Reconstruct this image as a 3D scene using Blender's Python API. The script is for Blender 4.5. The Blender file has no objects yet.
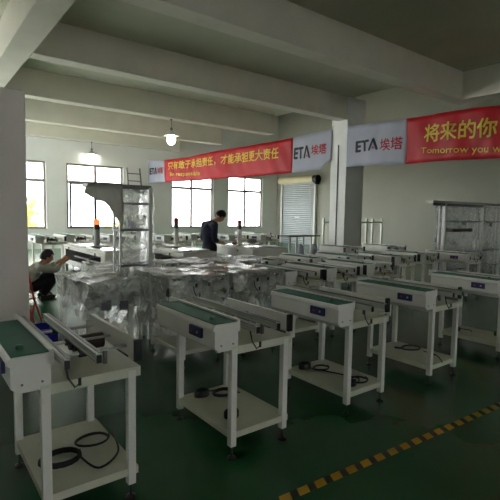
import bpy, bmesh, math, random
from mathutils import Vector, Matrix, noise
random.seed(7)
S = bpy.context.scene
COL = S.collection
PI = math.pi

# ------------------------------------------------------------------ materials
def lin(c):
    return tuple((v/255/12.92 if v/255 <= .04045 else ((v/255+.055)/1.055)**2.4) for v in c)
def mat(name, rgb, rough=.5, metal=0., var=.06, scale=8., bump=0., bscale=40., coat=0., spec=.5):
    m = bpy.data.materials.new(name); m.use_nodes = True
    nt = m.node_tree; b = nt.nodes['Principled BSDF']
    b.inputs['Roughness'].default_value = rough; b.inputs['Metallic'].default_value = metal
    b.inputs['Coat Weight'].default_value = coat
    b.inputs['Specular IOR Level'].default_value = spec
    tc = nt.nodes.new('ShaderNodeTexCoord')
    nz = nt.nodes.new('ShaderNodeTexNoise'); nz.inputs['Scale'].default_value = scale; nz.inputs['Detail'].default_value = 4
    nt.links.new(tc.outputs['Object'], nz.inputs['Vector'])
    rp = nt.nodes.new('ShaderNodeValToRGB')
    c = lin(rgb)
    rp.color_ramp.elements[0].position = .3; rp.color_ramp.elements[1].position = .7
    rp.color_ramp.elements[0].color = tuple(max(0, v*(1-var)) for v in c)+(1,)
    rp.color_ramp.elements[1].color = tuple(min(1, v*(1+var)) for v in c)+(1,)
    nt.links.new(nz.outputs['Fac'], rp.inputs['Fac']); nt.links.new(rp.outputs['Color'], b.inputs['Base Color'])
    if bump:
        n2 = nt.nodes.new('ShaderNodeTexNoise'); n2.inputs['Scale'].default_value = bscale; n2.inputs['Detail'].default_value = 3
        nt.links.new(tc.outputs['Object'], n2.inputs['Vector'])
        bp = nt.nodes.new('ShaderNodeBump'); bp.inputs['Strength'].default_value = bump; bp.inputs['Distance'].default_value = .02
        nt.links.new(n2.outputs['Fac'], bp.inputs['Height']); nt.links.new(bp.outputs['Normal'], b.inputs['Normal'])
    return m
def emis(name, rgb, s):
    m = bpy.data.materials.new(name); m.use_nodes = True; nt = m.node_tree
    nt.nodes.remove(nt.nodes['Principled BSDF'])
    e = nt.nodes.new('ShaderNodeEmission'); e.inputs['Color'].default_value = lin(rgb)+(1,); e.inputs['Strength'].default_value = s
    nt.links.new(e.outputs[0], nt.nodes['Material Output'].inputs['Surface'])
    return m
def film_mat(name, alpha=.2, tint=(232, 234, 232), bump=.4):
    """clear plastic film: see-through, mirror-like where seen edge-on, faint milky creases"""
    m = bpy.data.materials.new(name); m.use_nodes = True; nt = m.node_tree
    nt.nodes.remove(nt.nodes['Principled BSDF'])
    N = nt.nodes.new; Lk = nt.links.new
    tc = N('ShaderNodeTexCoord')
    nz = N('ShaderNodeTexNoise'); nz.inputs['Scale'].default_value = 7; nz.inputs['Detail'].default_value = 6; nz.inputs['Distortion'].default_value = 1.5
    Lk(tc.outputs['Object'], nz.inputs['Vector'])
    bp = N('ShaderNodeBump'); bp.inputs['Strength'].default_value = bump; bp.inputs['Distance'].default_value = .03
    Lk(nz.outputs['Fac'], bp.inputs['Height'])
    mr = N('ShaderNodeMapRange'); mr.inputs['From Min'].default_value = .35; mr.inputs['From Max'].default_value = .7
    mr.inputs['To Min'].default_value = alpha*.45; mr.inputs['To Max'].default_value = alpha*1.6
    Lk(nz.outputs['Fac'], mr.inputs['Value'])
    t = N('ShaderNodeBsdfTransparent'); g = N('ShaderNodeBsdfGlossy'); g.inputs['Roughness'].default_value = .16
    g.inputs['Color'].default_value = (.95, .95, .95, 1); Lk(bp.outputs['Normal'], g.inputs['Normal'])
    lw = N('ShaderNodeFresnel'); lw.inputs['IOR'].default_value = 1.42; Lk(bp.outputs['Normal'], lw.inputs['Normal'])
    m1 = N('ShaderNodeMixShader'); Lk(lw.outputs['Fac'], m1.inputs[0]); Lk(t.outputs[0], m1.inputs[1]); Lk(g.outputs[0], m1.inputs[2])
    d = N('ShaderNodeBsdfDiffuse'); d.inputs['Color'].default_value = lin(tint)+(1,)
    tl = N('ShaderNodeBsdfTranslucent'); tl.inputs['Color'].default_value = lin(tint)+(1,)
    m2 = N('ShaderNodeMixShader'); m2.inputs[0].default_value = .5; Lk(d.outputs[0], m2.inputs[1]); Lk(tl.outputs[0], m2.inputs[2])
    m3 = N('ShaderNodeMixShader'); Lk(mr.outputs[0], m3.inputs[0]); Lk(m1.outputs[0], m3.inputs[1]); Lk(m2.outputs[0], m3.inputs[2])
    Lk(m3.outputs[0], nt.nodes['Material Output'].inputs['Surface'])
    return m
def glass_mat(name):
    m = bpy.data.materials.new(name); m.use_nodes = True; nt = m.node_tree
    nt.nodes.remove(nt.nodes['Principled BSDF'])
    t = nt.nodes.new('ShaderNodeBsdfTransparent'); t.inputs[0].default_value = (.95, .97, .96, 1)
    g = nt.nodes.new('ShaderNodeBsdfGlossy'); g.inputs['Roughness'].default_value = .02
    mx = nt.nodes.new('ShaderNodeMixShader'); mx.inputs[0].default_value = .06
    nt.links.new(t.outputs[0], mx.inputs[1]); nt.links.new(g.outputs[0], mx.inputs[2])
    nt.links.new(mx.outputs[0], nt.nodes['Material Output'].inputs['Surface'])
    return m

M = dict(
    wall=mat('wall_paint', (240, 240, 236), .75, var=.03, scale=1.2, bump=.05),
    wall_shaded=mat('wall_paint_shaded', (176, 176, 164), .75, var=.03, scale=1.2, bump=.05),  # wall paint darkened: stands in for the weaker light on the right wall
    beam=mat('beam_paint', (226, 221, 208), .8, var=.05, scale=1.5, bump=.08),
    ceil=mat('ceiling_paint', (208, 206, 186), .85, var=.06, scale=.8, bump=.08),
    partition=mat('partition_paint', (240, 229, 226), .7, var=.03, scale=2),
    column=mat('column_paint', (236, 236, 234), .75, var=.03, scale=2),
    floor=mat('green_epoxy', (38, 84, 52), .27, var=.16, scale=1.1, bump=.05, bscale=3, spec=.55),
    white=mat('machine_white', (226, 224, 219), .42, var=.025, scale=5),
    offwhite=mat('table_laminate', (206, 206, 188), .45, var=.05, scale=6),
    alu=mat('anodised_aluminium', (190, 196, 184), .35, .55, var=.05, scale=12),
    steel=mat('steel', (190, 191, 188), .35, .45, var=.05, scale=20),
    darksteel=mat('grey_steel', (110, 110, 112), .45, .5, var=.08, scale=20),
    belt=mat('green_mat', (22, 104, 84), .6, var=.08, scale=10),
    black=mat('black_plastic', (22, 22, 24), .45, var=.15, scale=20),
    rubber=mat('black_cable', (16, 16, 18), .5, var=.1, scale=30),
    blue=mat('blue_panel', (26, 34, 92), .4, var=.1, scale=20),
    navy=mat('dark_blue_glass', (28, 34, 66), .22, var=.05, scale=5, coat=.5),
    red=mat('red_button', (196, 40, 34), .4), yellow=mat('yellow_button', (205, 170, 40), .4),
    lime=mat('green_button', (60, 120, 96), .35),
    brown=mat('motor_brown', (72, 58, 50), .45, .3, var=.15, scale=20),
    redmetal=mat('red_tube', (176, 30, 26), .4, var=.05),
    redcloth=mat('banner_red', (186, 18, 34), .5, var=.06, scale=2.5, bump=.25, bscale=3),
    whitecloth=mat('banner_white', (168, 170, 186), .5, var=.04, scale=2.5, bump=.25, bscale=3),
    gold=mat('banner_gold', (226, 196, 70), .5, var=.03),
    ink=mat('banner_ink', (22, 20, 26), .5), crimson=mat('banner_crimson', (170, 22, 36), .5),
    frame=mat('window_frame', (150, 140, 136), .5, var=.05),
    shutter=mat('shutter_slats', (176, 182, 186), .5, .2, var=.05, scale=3),
    cream=mat('cream_plastic', (222, 212, 176), .5),
    rackfilm=film_mat('rack_plastic_film', .3, bump=.8), film=film_mat('plastic_film', .44), thinfilm=film_mat('thin_plastic_film', .15), thickfilm=film_mat('thick_plastic_film', .55), milky=film_mat('milky_plastic_film', 3.2, (168, 164, 156)),
    pane=glass_mat('window_glass'),
    skin=mat('skin', (196, 140, 112), .55), hair=mat('hair', (18, 15, 15), .55, bump=.3, bscale=80),
    grey=mat('grey_shirt', (196, 192, 184), .85, var=.06, scale=6, bump=.3, bscale=14),
    navycloth=mat('navy_shirt', (34, 38, 60), .85, var=.08, scale=6, bump=.3, bscale=14),
    darkcloth=mat('dark_trousers', (24, 24, 30), .85, var=.1, scale=6, bump=.3, bscale=14),
    shoe=mat('shoe', (40, 38, 40), .6),
    tapey=mat('tape_yellow', (196, 152, 34), .55, var=.1, scale=14), tapek=mat('tape_black', (26, 26, 24), .55, var=.1, scale=14),
    leaf=mat('leaf', (204, 200, 110), .7, var=.3, scale=5, bump=.6, bscale=6), bark=mat('bark', (100, 80, 60), .8, var=.2),
    soil=mat('outside_ground', (190, 186, 170), .9, var=.1, scale=2),
    bluecrate=mat('blue_crate', (34, 36, 170), .4, var=.06), graycloth=mat('grey_bundle', (140, 138, 130), .9, var=.1, bump=.4, bscale=20),
    bulb=emis('bulb_glow', (255, 250, 240), 15), amber=emis('beacon_glow', (255, 110, 60), 1.7),
    beaconred=mat('beacon_red', (150, 34, 34), .3), beaconoff=mat('beacon_dark', (54, 70, 60), .3),
)

# ------------------------------------------------------------------ mesh helpers
class MB:
    def __init__(s): s.bm = bmesh.new(); s.mi = 0
    def _tag(s, n0):
        s.bm.faces.ensure_lookup_table()
        for f in s.bm.faces[n0:]: f.material_index = s.mi
    def box(s, x0, x1, y0, y1, z0, z1):
        n0 = len(s.bm.faces)
        v = [s.bm.verts.new((x, y, z)) for z in (z0, z1) for y in (y0, y1) for x in (x0, x1)]
        for q in ((0,2,3,1),(4,5,7,6),(0,1,5,4),(2,6,7,3),(0,4,6,2),(1,3,7,5)): s.bm.faces.new([v[i] for i in q])
        s._tag(n0); return s
    def prism(s, poly, axis, a0, a1):
        """poly of 2D points extruded along axis ('x': points are (y,z); 'y': (x,z); 'z': (x,y))"""
        n0 = len(s.bm.faces)
        def p(u, w, a): return {'x': (a, u, w), 'y': (u, a, w), 'z': (u, w, a)}[axis]
        A = [s.bm.verts.new(p(u, w, a0)) for u, w in poly]; B = [s.bm.verts.new(p(u, w, a1)) for u, w in poly]
        n = len(poly)
        s.bm.faces.new(A); s.bm.faces.new(B[::-1])
        for i in range(n): s.bm.faces.new((A[i], B[i], B[(i+1) % n], A[(i+1) % n]))
        s._tag(n0); return s
    def tube(s, pts, r, seg=8, rs=None, cap=True):
        n0 = len(s.bm.faces); pts = [Vector(p) for p in pts]; rings = []
        prev = None
        for i, p in enumerate(pts):
            t = (pts[min(i+1, len(pts)-1)]-pts[max(i-1, 0)]).normalized()
            u = t.orthogonal().normalized() if prev is None else (prev - t*prev.dot(t))
            u = u.normalized() if u.length > 1e-5 else t.orthogonal().normalized()
            prev = u; w = t.cross(u); rr = rs[i] if rs else r
            rings.append([s.bm.verts.new(p+(u*math.cos(2*PI*k/seg)+w*math.sin(2*PI*k/seg))*rr) for k in range(seg)])
        for a, b in zip(rings, rings[1:]):
            for k in range(seg): s.bm.faces.new((a[k], a[(k+1) % seg], b[(k+1) % seg], b[k]))
        if cap: s.bm.faces.new(rings[0][::-1]); s.bm.faces.new(rings[-1])
        s._tag(n0); return s
    def lathe(s, prof, c=(0, 0, 0), seg=20):
        n0 = len(s.bm.faces); rings = []
        for r, z in prof:
            rings.append([s.bm.verts.new((c[0]+max(r, 1e-4)*math.cos(2*PI*k/seg), c[1]+max(r, 1e-4)*math.sin(2*PI*k/seg), c[2]+z)) for k in range(seg)])
        for a, b in zip(rings, rings[1:]):
            for k in range(seg): s.bm.faces.new((a[k], a[(k+1) % seg], b[(k+1) % seg], b[k]))
        s.bm.faces.new(rings[0][::-1]); s.bm.faces.new(rings[-1])
        s._tag(n0); return s
    def ball(s, c, r, sub=2, amp=0., f=3., sc=(1, 1, 1)):
        n0 = len(s.bm.faces)
        g = bmesh.ops.create_icosphere(s.bm, subdivisions=sub, radius=1)
        for v in g['verts']:
            k = 1 + amp*noise.noise(v.co*f + Vector(c))
            v.co = Vector((v.co.x*r*sc[0]*k+c[0], v.co.y*r*sc[1]*k+c[1], v.co.z*r*sc[2]*k+c[2]))
        s._tag(n0); return s
    def build(s, name, m, parent=None, smooth=False, bevel=0., label=None):
        bmesh.ops.recalc_face_normals(s.bm, faces=s.bm.faces)
        me = bpy.data.meshes.new(name); s.bm.to_mesh(me); s.bm.free()
        for mm in (m if isinstance(m, (list, tuple)) else [m]): me.materials.append(mm)
        o = bpy.data.objects.new(name, me); COL.objects.link(o)
        if parent: o.parent = parent
        if smooth:
            for p in me.polygons: p.use_smooth = True
        if bevel:
            b = o.modifiers.new('bevel', 'BEVEL'); b.width = bevel; b.segments = 2; b.limit_method = 'ANGLE'
            b.harden_normals = False
        if label: o['label'] = label
        return o

def tag(o, label, cat, group=None, kind=None):
    o['label'] = label; o['category'] = cat
    if group: o['group'] = group
    if kind: o['kind'] = kind
    return o
def thing(name, loc, label, cat, group=None, rz=0):
    o = bpy.data.objects.new(name, None); COL.objects.link(o); o.empty_display_size = .1
    o.location = loc; o.rotation_euler = (0, 0, rz)
    return tag(o, label, cat, group)
def struct(o): o['kind'] = 'structure'; return o
def copy_tree(o, parent=None):
    c = o.copy(); COL.objects.link(c); c.parent = parent
    for ch in list(o.children): copy_tree(ch, c)
    return c

# ------------------------------------------------------------------ room shell
YB = 20.1; ZC = 5.3; ZH = 7.6
m = MB(); m.box(-2.5, 17.6, -7.3, YB+.3, -.3, 0); struct(m.build('floor', M['floor']))
WIN = [(2.2, 4.68), (5.5, 8.0), (10.45, 12.9), (13.83, 16.22)]
WZ0, WZ1 = .84, 3.63
def wall_with_holes(name, axis, c0, c1, a0, a1, z1, holes, material):
    m = MB()
    def bx(u0, u1, z0, zz):
        if axis == 'x': m.box(u0, u1, c0, c1, z0, zz)
        else: m.box(c0, c1, u0, u1, z0, zz)
    u = a0
    for h in holes:
        bx(u, h[0], 0, z1); bx(h[0], h[1], 0, h[2]); bx(h[0], h[1], h[3], z1); u = h[1]
    bx(u, a1, 0, z1)
    return struct(m.build(name, material))
wall_with_holes('wall_back', 'x', YB, YB+.3, -2.5, 17.6, ZH, [(a, b, WZ0, WZ1) for a, b in WIN], M['wall'])
m = MB(); m.box(17.3, 17.6, -7.3, YB, 0, ZH); struct(m.build('wall_right', M['wall_shaded']))
ADDED_FW = [(-1.2, .3), (3.2, 4.7)]  # unseen windows, added to light the near ends of the machines
wall_with_holes('wall_front', 'x', -7.3, -7, -2.2, 17.3, ZH, [(a, b, 1.1, 3.2) for a, b in ADDED_FW], M['wall'])
ADDED_LW = [(12.2, 15.6), (16.1, 19.7)]  # unseen windows, added and enlarged to brighten the far end of the hall
wall_with_holes('wall_left', 'y', -2.5, -2.2, -7.3, YB+.3, ZC, [(a, b, .3, 4.3) for a, b in ADDED_LW], M['wall'])
m = MB(); m.box(-2.5, 11.3, -7.3, YB, ZC, ZC+.25); m.box(11.3, 17.6, -7.3, YB+.3, ZH, ZH+.25)
m.box(11.2, 11.4, -7.3, YB, ZC+.25, ZH); struct(m.build('ceiling', M['ceil']))
n = 1
for y0 in (-4.4, -.9, 2.6, 6.1, 9.62, 13.15, 16.62):
    m = MB(); m.box(2.05, 11.12 if y0 < 6 or y0 > 6.2 else 11.42, y0, y0+.38, 4.6, ZC)
    struct(m.build('trim_%d' % n, M['beam'], bevel=.012)); n += 1
m = MB(); m.box(2.05, 10.75, 19.75, YB, 4.58, ZC); struct(m.build('trim_%d' % n, M['beam'], bevel=.012)); n += 1
m = MB(); m.box(1.6, 2.05, -7, YB, 4.6, ZC); struct(m.build('trim_%d' % n, M['beam'], bevel=.012)); n += 1
m = MB(); m.box(11.42, 11.85, -7, 6.48, 4.6, ZC); struct(m.build('trim_%d' % n, M['beam'], bevel=.012)); n += 1
# pillar and partition
m = MB(); m.box(11.12, 11.98, 9.6, 10.26, 0, ZC)
pil = m.build('concrete_pillar', M['column'], bevel=.01); pil['kind'] = 'structure'
m = MB(); m.tube([(11.1, 9.93, 0.0), (11.1, 9.93, 3.85)], .018, 8)
struct(m.build('conduit', M['darksteel'], pil))
m = MB(); m.box(.1, .985, 5.0, 5.4, 0, 2.78)
par = struct(m.build('partition_wall', M['partition'], bevel=.008))

# windows -----------------------------------------------------------------
def window(nm, x0, x1, tz, yw, mull, z0=WZ0, z1=WZ1, axis='x', sash=None):
    """one frame with mullions, panes as a child"""
    def B(m, a0, a1, b0, b1, c0, c1):
        if axis == 'x': m.box(a0, a1, b0, b1, c0, c1)
        else: m.box(b0, b1, a0, a1, c0, c1)
    m = MB(); t = .085
    y0, y1 = yw+.06, yw+.13
    B(m, x0, x1, y0, y1, z0, z0+t); B(m, x0, x1, y0, y1, z1-t, z1)
    B(m, x0, x0+t, y0, y1, z0+t, z1-t); B(m, x1-t, x1, y0, y1, z0+t, z1-t)
    if tz: B(m, x0+t, x1-t, y0, y1, tz-.06, tz+.06)
    for u in mull: B(m, u-.055, u+.055, y0+.005, y1-.005, z0+t, z1-t)
    o = struct(m.build(nm, M['frame']))
    m = MB(); B(m, x0+t, x1-t, yw+.09, yw+.1, z0+t, z1-t); m.build('window_pane', M['pane'], o)
    m = MB(); B(m, x0-.03, x1+.03, yw-.05, yw+.3, z0-.04, z0); m.build('window_sill', M['white'], o)
    if sash:
        m = MB()
        for (a, b, c, d) in sash: B(m, a, b, yw+.0, yw+.05, c, d)
        m.build('sliding_sash', M['darksteel'], o)
    return o
window('window_1', *WIN[0], 2.84, YB, [3.44])
window('window_2', *WIN[1], 2.84, YB, [6.75], sash=[(5.62, 5.7, .9, 2.8), (5.62, 6.72, 2.74, 2.8), (5.5, 5.56, .9, 2.0), (6.66, 6.72, .9, 2.74), (5.62, 6.72, .88, .94)])
window('window_3', *WIN[2], 2.84, YB, [11.62])
window('window_4', *WIN[3], 2.84, YB, [15.02])
k = 5  # from here on, the unseen windows added for light
for a, b in ADDED_FW: window('window_%d' % k, a, b, None, -7.2, [(a+b)/2], 1.1, 3.2); k += 1
for a, b in ADDED_LW: window('window_%d' % k, a, b, 2.7, -2.4, [(a+b)/2], .3, 4.3, 'y'); k += 1

# roller shutter on the right wall -----------------------------------------
m = MB()
z = .0
while z < 3.28:
    m.prism([(17.24, z), (17.215, z+.02), (17.205, z+.05), (17.215, z+.085), (17.24, z+.1)], 'y', 16.95, 19.45); z += .105
door = struct(m.build('door_1', M['shutter']))
m = MB(); m.box(17.14, 17.29, 16.83, 16.95, 0, 3.32); m.box(17.14, 17.29, 19.45, 19.57, 0, 3.32); m.build('guide_rail', M['white'], door)
m = MB(); m.tube([(17.1, 16.9, 3.5), (17.1, 19.6, 3.5)], .19, 20); m.build('shutter_roll', M['cream'], door, smooth=False)
m = MB(); m.tube([(17.1, 16.6, 3.48), (17.1, 16.9, 3.48)], .2, 16); m.box(17.0, 17.29, 16.7, 16.78, 3.2, 3.5); m.build('shutter_motor', M['black'], door)
m = MB(); m.box(17.18, 17.2, 18.0, 18.4, 1.42, 1.5); m.build('shutter_handle', M['steel'], door)
m = MB(); m.tube([(17.15, 17.3, 3.3), (17.12, 17.15, 2.2), (17.15, 17.0, .8)], .012, 6); m.build('pull_cord', M['white'], door)

# ------------------------------------------------------------------ outside
m = MB(); m.box(-14, 32, YB+.32, 46, -.45, -.35); g = struct(m.build('outside_ground', M['soil']))
def bush(x, y, h, w, label, cat='shrub'):
    t = thing('leafy_shrub', (x, y, -.35), label, cat, 'shrubs outside the windows')
    m = MB(); m.tube([(0, 0, 0), (.05, 0, h*.3), (-.03, .05, h*.6)], .05, 7); m.build('stem', M['bark'], t)
    m = MB()
    for i in range(46):
        a = random.uniform(0, 2*PI); r = w*math.sqrt(random.random())*.8; zz = random.uniform(.3, 1)*h
        m.ball((math.cos(a)*r*(1.25-zz/h*.6), math.sin(a)*r, zz), random.uniform(.1, .2), 1, .5, 5)
    m.build('foliage', M['leaf'], t)
bush(4.3, 22.6, 2.7, .9, 'low yellow-green shrub seen through the left-hand window beside the grey partition')
bush(3.3, 23.6, 3.6, .8, 'tall thin yellow-green shrub seen through the left-hand window beside the grey partition')
bush(8.9, 23.5, 1.35, .8, 'low green shrub at bottom corner of the window behind the torn plastic sheet')

# ------------------------------------------------------------------ conveyor units
def make_unit():
    t = thing('conveyor_unit', (0, 0, 0), '', 'conveyor')
    # housing profile with the rolled upper lip
    L = .80
    prof = [(.0, .885), (.004, .9), (.016, .91), (.19, .91), (.19, .735), (.045, .735), (.012, .762), (.012, .868), (0, .875)]
    m = MB(); m.prism(prof, 'y', 0, L); hs = m.build('side_housing', M['white'], t)
    m = MB(); m.box(.185, .205, .0, L+.14, .85, .925); m.build('housing_fence', M['white'], hs)
    for x, z in ((.06, .775), (.15, .775)):
        m = MB(); m.tube([(x, -.004, z), (x, .002, z)], .006, 8); m.build('screw', M['darksteel'], hs)
    m = MB(); m.box(.016, .185, .012, L-.01, .909, .916); mt = m.build('green_cover', M['belt'], t)
    m = MB(); m.lathe([(.018, 0), (.018, .012), (.013, .02), (.004, .022)], (.075, .13, .915), 14); m.build('knob', M['lime'], mt)
    m = MB(); m.box(-.006, .014, .14, .29, .80, .862); cp = m.build('control_panel', M['blue'], t)
    for y, mm in ((.18, 'alu'), (.25, 'red')):
        m = MB(); m.tube([(-.012, y, .832), (-.005, y, .832)], .009, 10); m.build('button', M[mm], cp)
    # table
    m = MB(); m.box(.14, .655, .0, .74, .737, .752)
    m.box(.14, .655, .0, .035, .70, .737); m.box(.14, .655, .705, .74, .70, .737); m.box(.14, .165, .035, .705, .70, .737); m.box(.605, .655, .035, .705, .70, .737)
    m.build('table_top', M['offwhite'], t)
    m = MB(); m.box(.15, .645, .01, .73, .165, .178)
    m.box(.15, .645, .01, .03, .135, .165); m.box(.15, .645, .71, .73, .135, .165); m.box(.15, .168, .03, .71, .135, .165); m.box(.627, .645, .03, .71, .135, .165)
    m.build('shelf', M['offwhite'], t)
    for (x, y) in ((.165, .02), (.605, .02), (.165, .72), (.605, .72)):
        m = MB(); m.box(x-.022, x+.022, y-.022, y+.022, .085, .736)
        lg = m.build('leg', M['white'], t, bevel=.003)
        m = MB(); m.lathe([(.03, 0), (.03, .008), (.012, .018), (.007, .02), (.007, .086)], (x, y, 0), 12); m.build('levelling_foot', M['black'], lg)
    # rails with slotted profile
    for x in (.228, .378):
        w = .014
        pr = [(x-w, .862), (x-w, .872), (x-w+.006, .872), (x-w+.006, .884), (x-w, .884), (x-w, .905), (x+w, .905), (x+w, .884), (x+w-.006, .884), (x+w-.006, .872), (x+w, .872), (x+w, .862)]
        m = MB(); m.prism(pr, 'y', -.14, .93); rl = m.build('rail', M['alu'], t)
        m = MB(); m.box(x-.012, x+.012, -.145, -.138, .86, .9); m.build('rail_end', M['black'], rl)
        m = MB(); m.box(x-.02, x-.012, -.13, .92, .905, .909); m.box(x+.004, x+.02, -.13, .92, .905, .908); m.build('belt_edge', M['darksteel'], rl)
    m = MB(); m.box(.63, .655, .02, .78, .785, .898); sp = m.build('side_panel', M['white'], t, bevel=.003)
    m = MB(); m.box(.622, .662, -.005, .022, .782, .902); m.build('end_cap', M['black'], sp, bevel=.004)
    for y in (.14, .40, .70):
        m = MB(); m.tube([(.19, y, .835), (.63, y, .835)], .008, 10); rd = m.build('cross_rod', M['steel'], t, smooth=True)
        m = MB(); m.tube([(.365, y, .835), (.43, y, .835)], .02, 10); m.build('slider', M['black'], rd)
    m = MB(); m.tube([(.42, .45, .805), (.60, .45, .805)], .047, 16); mo = m.build('drive_motor', M['brown'], t)
    m = MB(); m.tube([(.40, .45, .805), (.42, .45, .805)], .036, 16); m.build('motor_end', M['black'], mo)
    m = MB(); m.tube([(.44, .52, .775), (.60, .52, .775)], .02, 12); m.build('bearing_bar', M['darksteel'], t)
    # brackets between table and housing
    for q in ((.30, .32, .16, .2), (.30, .32, .60, .64), (.5, .52, .14, .16)):
        m = MB(); m.box(*q, .752, .83); m.build('bracket', M['darksteel'], t)
    m = MB(); m.tube([(.24, -.06, .86), (.25, -.07, .79), (.28, -.08, .74), (.30, -.09, .76)], .005, 6); m.tube([(.30, -.09, .75), (.30, -.09, .785)], .008, 8)
    m.build('sensor_lead', M['rubber'], t)
    return t
def cable(parent, spec, label=None):
    for s in spec:
        m = MB()
        if s[0] == 'coil':
            _, x, y, r, nT, rr = s[:6]; pts = []
            for i in range(nT*16+1):
                a = 2*PI*i/16; q = r*(1-.04*math.sin(a*.37))
                pts.append((x+q*math.cos(a), y+q*.8*math.sin(a), .184+.008*(i/16)+.003*math.sin(a*2)))
            m.tube(pts, rr*.85, 6); o = m.build('power_cable', M['rubber'], parent)
        else:
            _, ctrl, rr = s
            pts = []; P = [Vector(c) for c in ctrl]
            for i in range(len(P)-1):
                p0, p1, p2, p3 = P[max(i-1, 0)], P[i], P[i+1], P[min(i+2, len(P)-1)]
                for k in range(8):
                    u = k/8
                    pts.append(.5*((2*p1)+(p2-p0)*u+(2*p0-5*p1+4*p2-p3)*u*u+(3*p1-p0-3*p2+p3)*u**3))
            pts.append(P[-1]); m.tube(pts, rr, 6); o = m.build('power_cable', M['rubber'], parent)
    return o

proto = make_unit()
Z = .187
def drape(x0, x1, y0, y1, zt, zb, amp, seed, name, mt, parent=None, cell=.055, top=True, holes=0.):
    """crumpled sheet over the top and down the four sides"""
    m = MB(); off = Vector((seed*7.3, seed*3.1, seed*1.7))
    cache = {}
    def V(x, y, z):
        key = (round(x, 3), round(y, 3), round(z, 3))
        if key not in cache:
            p = Vector((x, y, z)); q = noise.noise_vector(p*3.5+off)*amp + noise.noise_vector(p*9+off)*amp*.5
            flare = (zt-z)*.03
            cx, cy = (x0+x1)/2, (y0+y1)/2
            p = p + q + Vector(((x-cx)*flare, (y-cy)*flare, 0))
            if z <= zb+1e-3: p.z += noise.noise(Vector((x*3, y*3, seed)))*.1
            cache[key] = m.bm.verts.new(p)
        return cache[key]
    def sheet(f, nu, nv):
        for i in range(nu):
            for j in range(nv):
                q = [V(*f(a/nu, b/nv)) for a, b in ((i, j), (i+1, j), (i+1, j+1), (i, j+1))]
                if holes and noise.noise(q[0].co*2.3+off) > holes: continue
                if (i+j) % 2:
                    m.bm.faces.new((q[0], q[1], q[2])); m.bm.faces.new((q[0], q[2], q[3]))
                else:
                    m.bm.faces.new((q[0], q[1], q[3])); m.bm.faces.new((q[1], q[2], q[3]))
    nx = max(2, int((x1-x0)/cell)); ny = max(2, int((y1-y0)/cell)); nz = max(2, int((zt-zb)/cell))
    lx = lambda a: x0+(x1-x0)*a
    ly = lambda a: y0+(y1-y0)*a
    lz = lambda a: zt+(zb-zt)*a
    if top: sheet(lambda a, b: (lx(a), ly(b), zt), nx, ny)
    sheet(lambda a, b: (lx(a), y0, lz(b)), nx, nz); sheet(lambda a, b: (lx(a), y1, lz(b)), nx, nz)
    sheet(lambda a, b: (x0, ly(a), lz(b)), ny, nz); sheet(lambda a, b: (x1, ly(a), lz(b)), ny, nz)
    return m.build(name, mt, parent)

def place(x, y, label, group, sy=1., wrapped=None, dz=0, name='conveyor_unit', cab=None, first=[True]):
    if first[0]: o = proto; first[0] = False
    else: o = None
    if o is None:
        o = copy_tree(PROTO0)
    o.location = (x, y, dz); o.scale = (1, sy, 1)
    o['label'] = label; o['group'] = group
    if group in ('conveyor units in the second row', 'conveyor units in the third row') and not (3.5 < x < 3.7 or 8.3 < x < 8.5):
        for ch in list(o.children):
            if ch.name.startswith('control_panel'):
                for b in list(ch.children): bpy.data.objects.remove(b)
                bpy.data.objects.remove(ch)
        m = MB(); m.box(-.006, .002, -.002, .06, .76, .90); m.build('end_plate', M['black'], o)
    if cab: cable(o, cab)
    if wrapped is not None:
        drape(-.05, .72, -.04, 1.02, .955, wrapped[1], .035, wrapped[0], 'plastic_wrap', M['film'], o)
    return o
# the source tree must stay free of cables and wraps: keep a pristine snapshot of its parts
PROTO0 = proto
g1 = 'conveyor units in the front row'
front = [
    (.35, 2.29, 'white conveyor unit at the left edge, nearest the grey partition',
     [('coil', .30, .30, .11, 4, .007), ('coil', .52, .42, .10, 2, .006), ('line', [(.40, .30, Z), (.45, .1, Z), (.60, .2, Z), (.66, .45, Z)], .006)]),
    (1.48, 2.29, 'second white conveyor unit from left in the front row, three cable coils on its shelf',
     [('coil', .30, .62, .055, 6, .007), ('coil', .46, .56, .085, 3, .006), ('line', [(.34, .64, Z), (.40, .66, Z), (.50, .63, Z), (.58, .5, Z)], .006), ('coil', .28, .19, .05, 6, .007)]),
    (2.61, 2.29, 'middle conveyor unit of the front row, black cable looping across its shelf',
     [('coil', .28, .62, .055, 6, .008), ('coil', .40, .53, .08, 2, .006), ('line', [(.32, .60, Z), (.38, .45, Z), (.45, .28, Z), (.48, .16, Z), (.40, .10, Z)], .006), ('coil', .44, .13, .09, 2, .006), ('coil', .30, .10, .05, 5, .008)]),
    (3.78, 2.27, 'fourth conveyor unit from left in the front row, single large cable loop on shelf',
     [('coil', .50, .44, .11, 2, .006), ('line', [(.48, .52, Z), (.42, .50, Z), (.38, .56, Z)], .012), ('line', [(.52, .30, Z), (.50, .15, Z), (.40, .04, Z), (.34, -.01, Z)], .006)]),
    (5.16, 2.24, 'white conveyor unit cut off by the right edge of the photo, nearest the hazard tape',
     [('coil', .28, .58, .045, 5, .008), ('line', [(.32, .6, Z), (.40, .62, Z), (.45, .5, Z), (.38, .44, Z)], .006), ('coil', .5, .18, .045, 5, .008)]),
]
LATE = []
for x, y, lb, cb in front: LATE.append((place(x, y, lb, g1), cb, None))
for (u, _, _), sh in zip(LATE, (0, .03, .03, .03, .03)):     # the second rail is adjustable: each unit has its own gap
    rl = [c for c in u.children if c.name.startswith('rail')]
    rl.sort(key=lambda c: min(v.co.x for v in c.data.vertices)); rl[1].location.x += sh
    rl[0].location.x += .4*sh
g2 = 'conveyor units in the second row'
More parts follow.
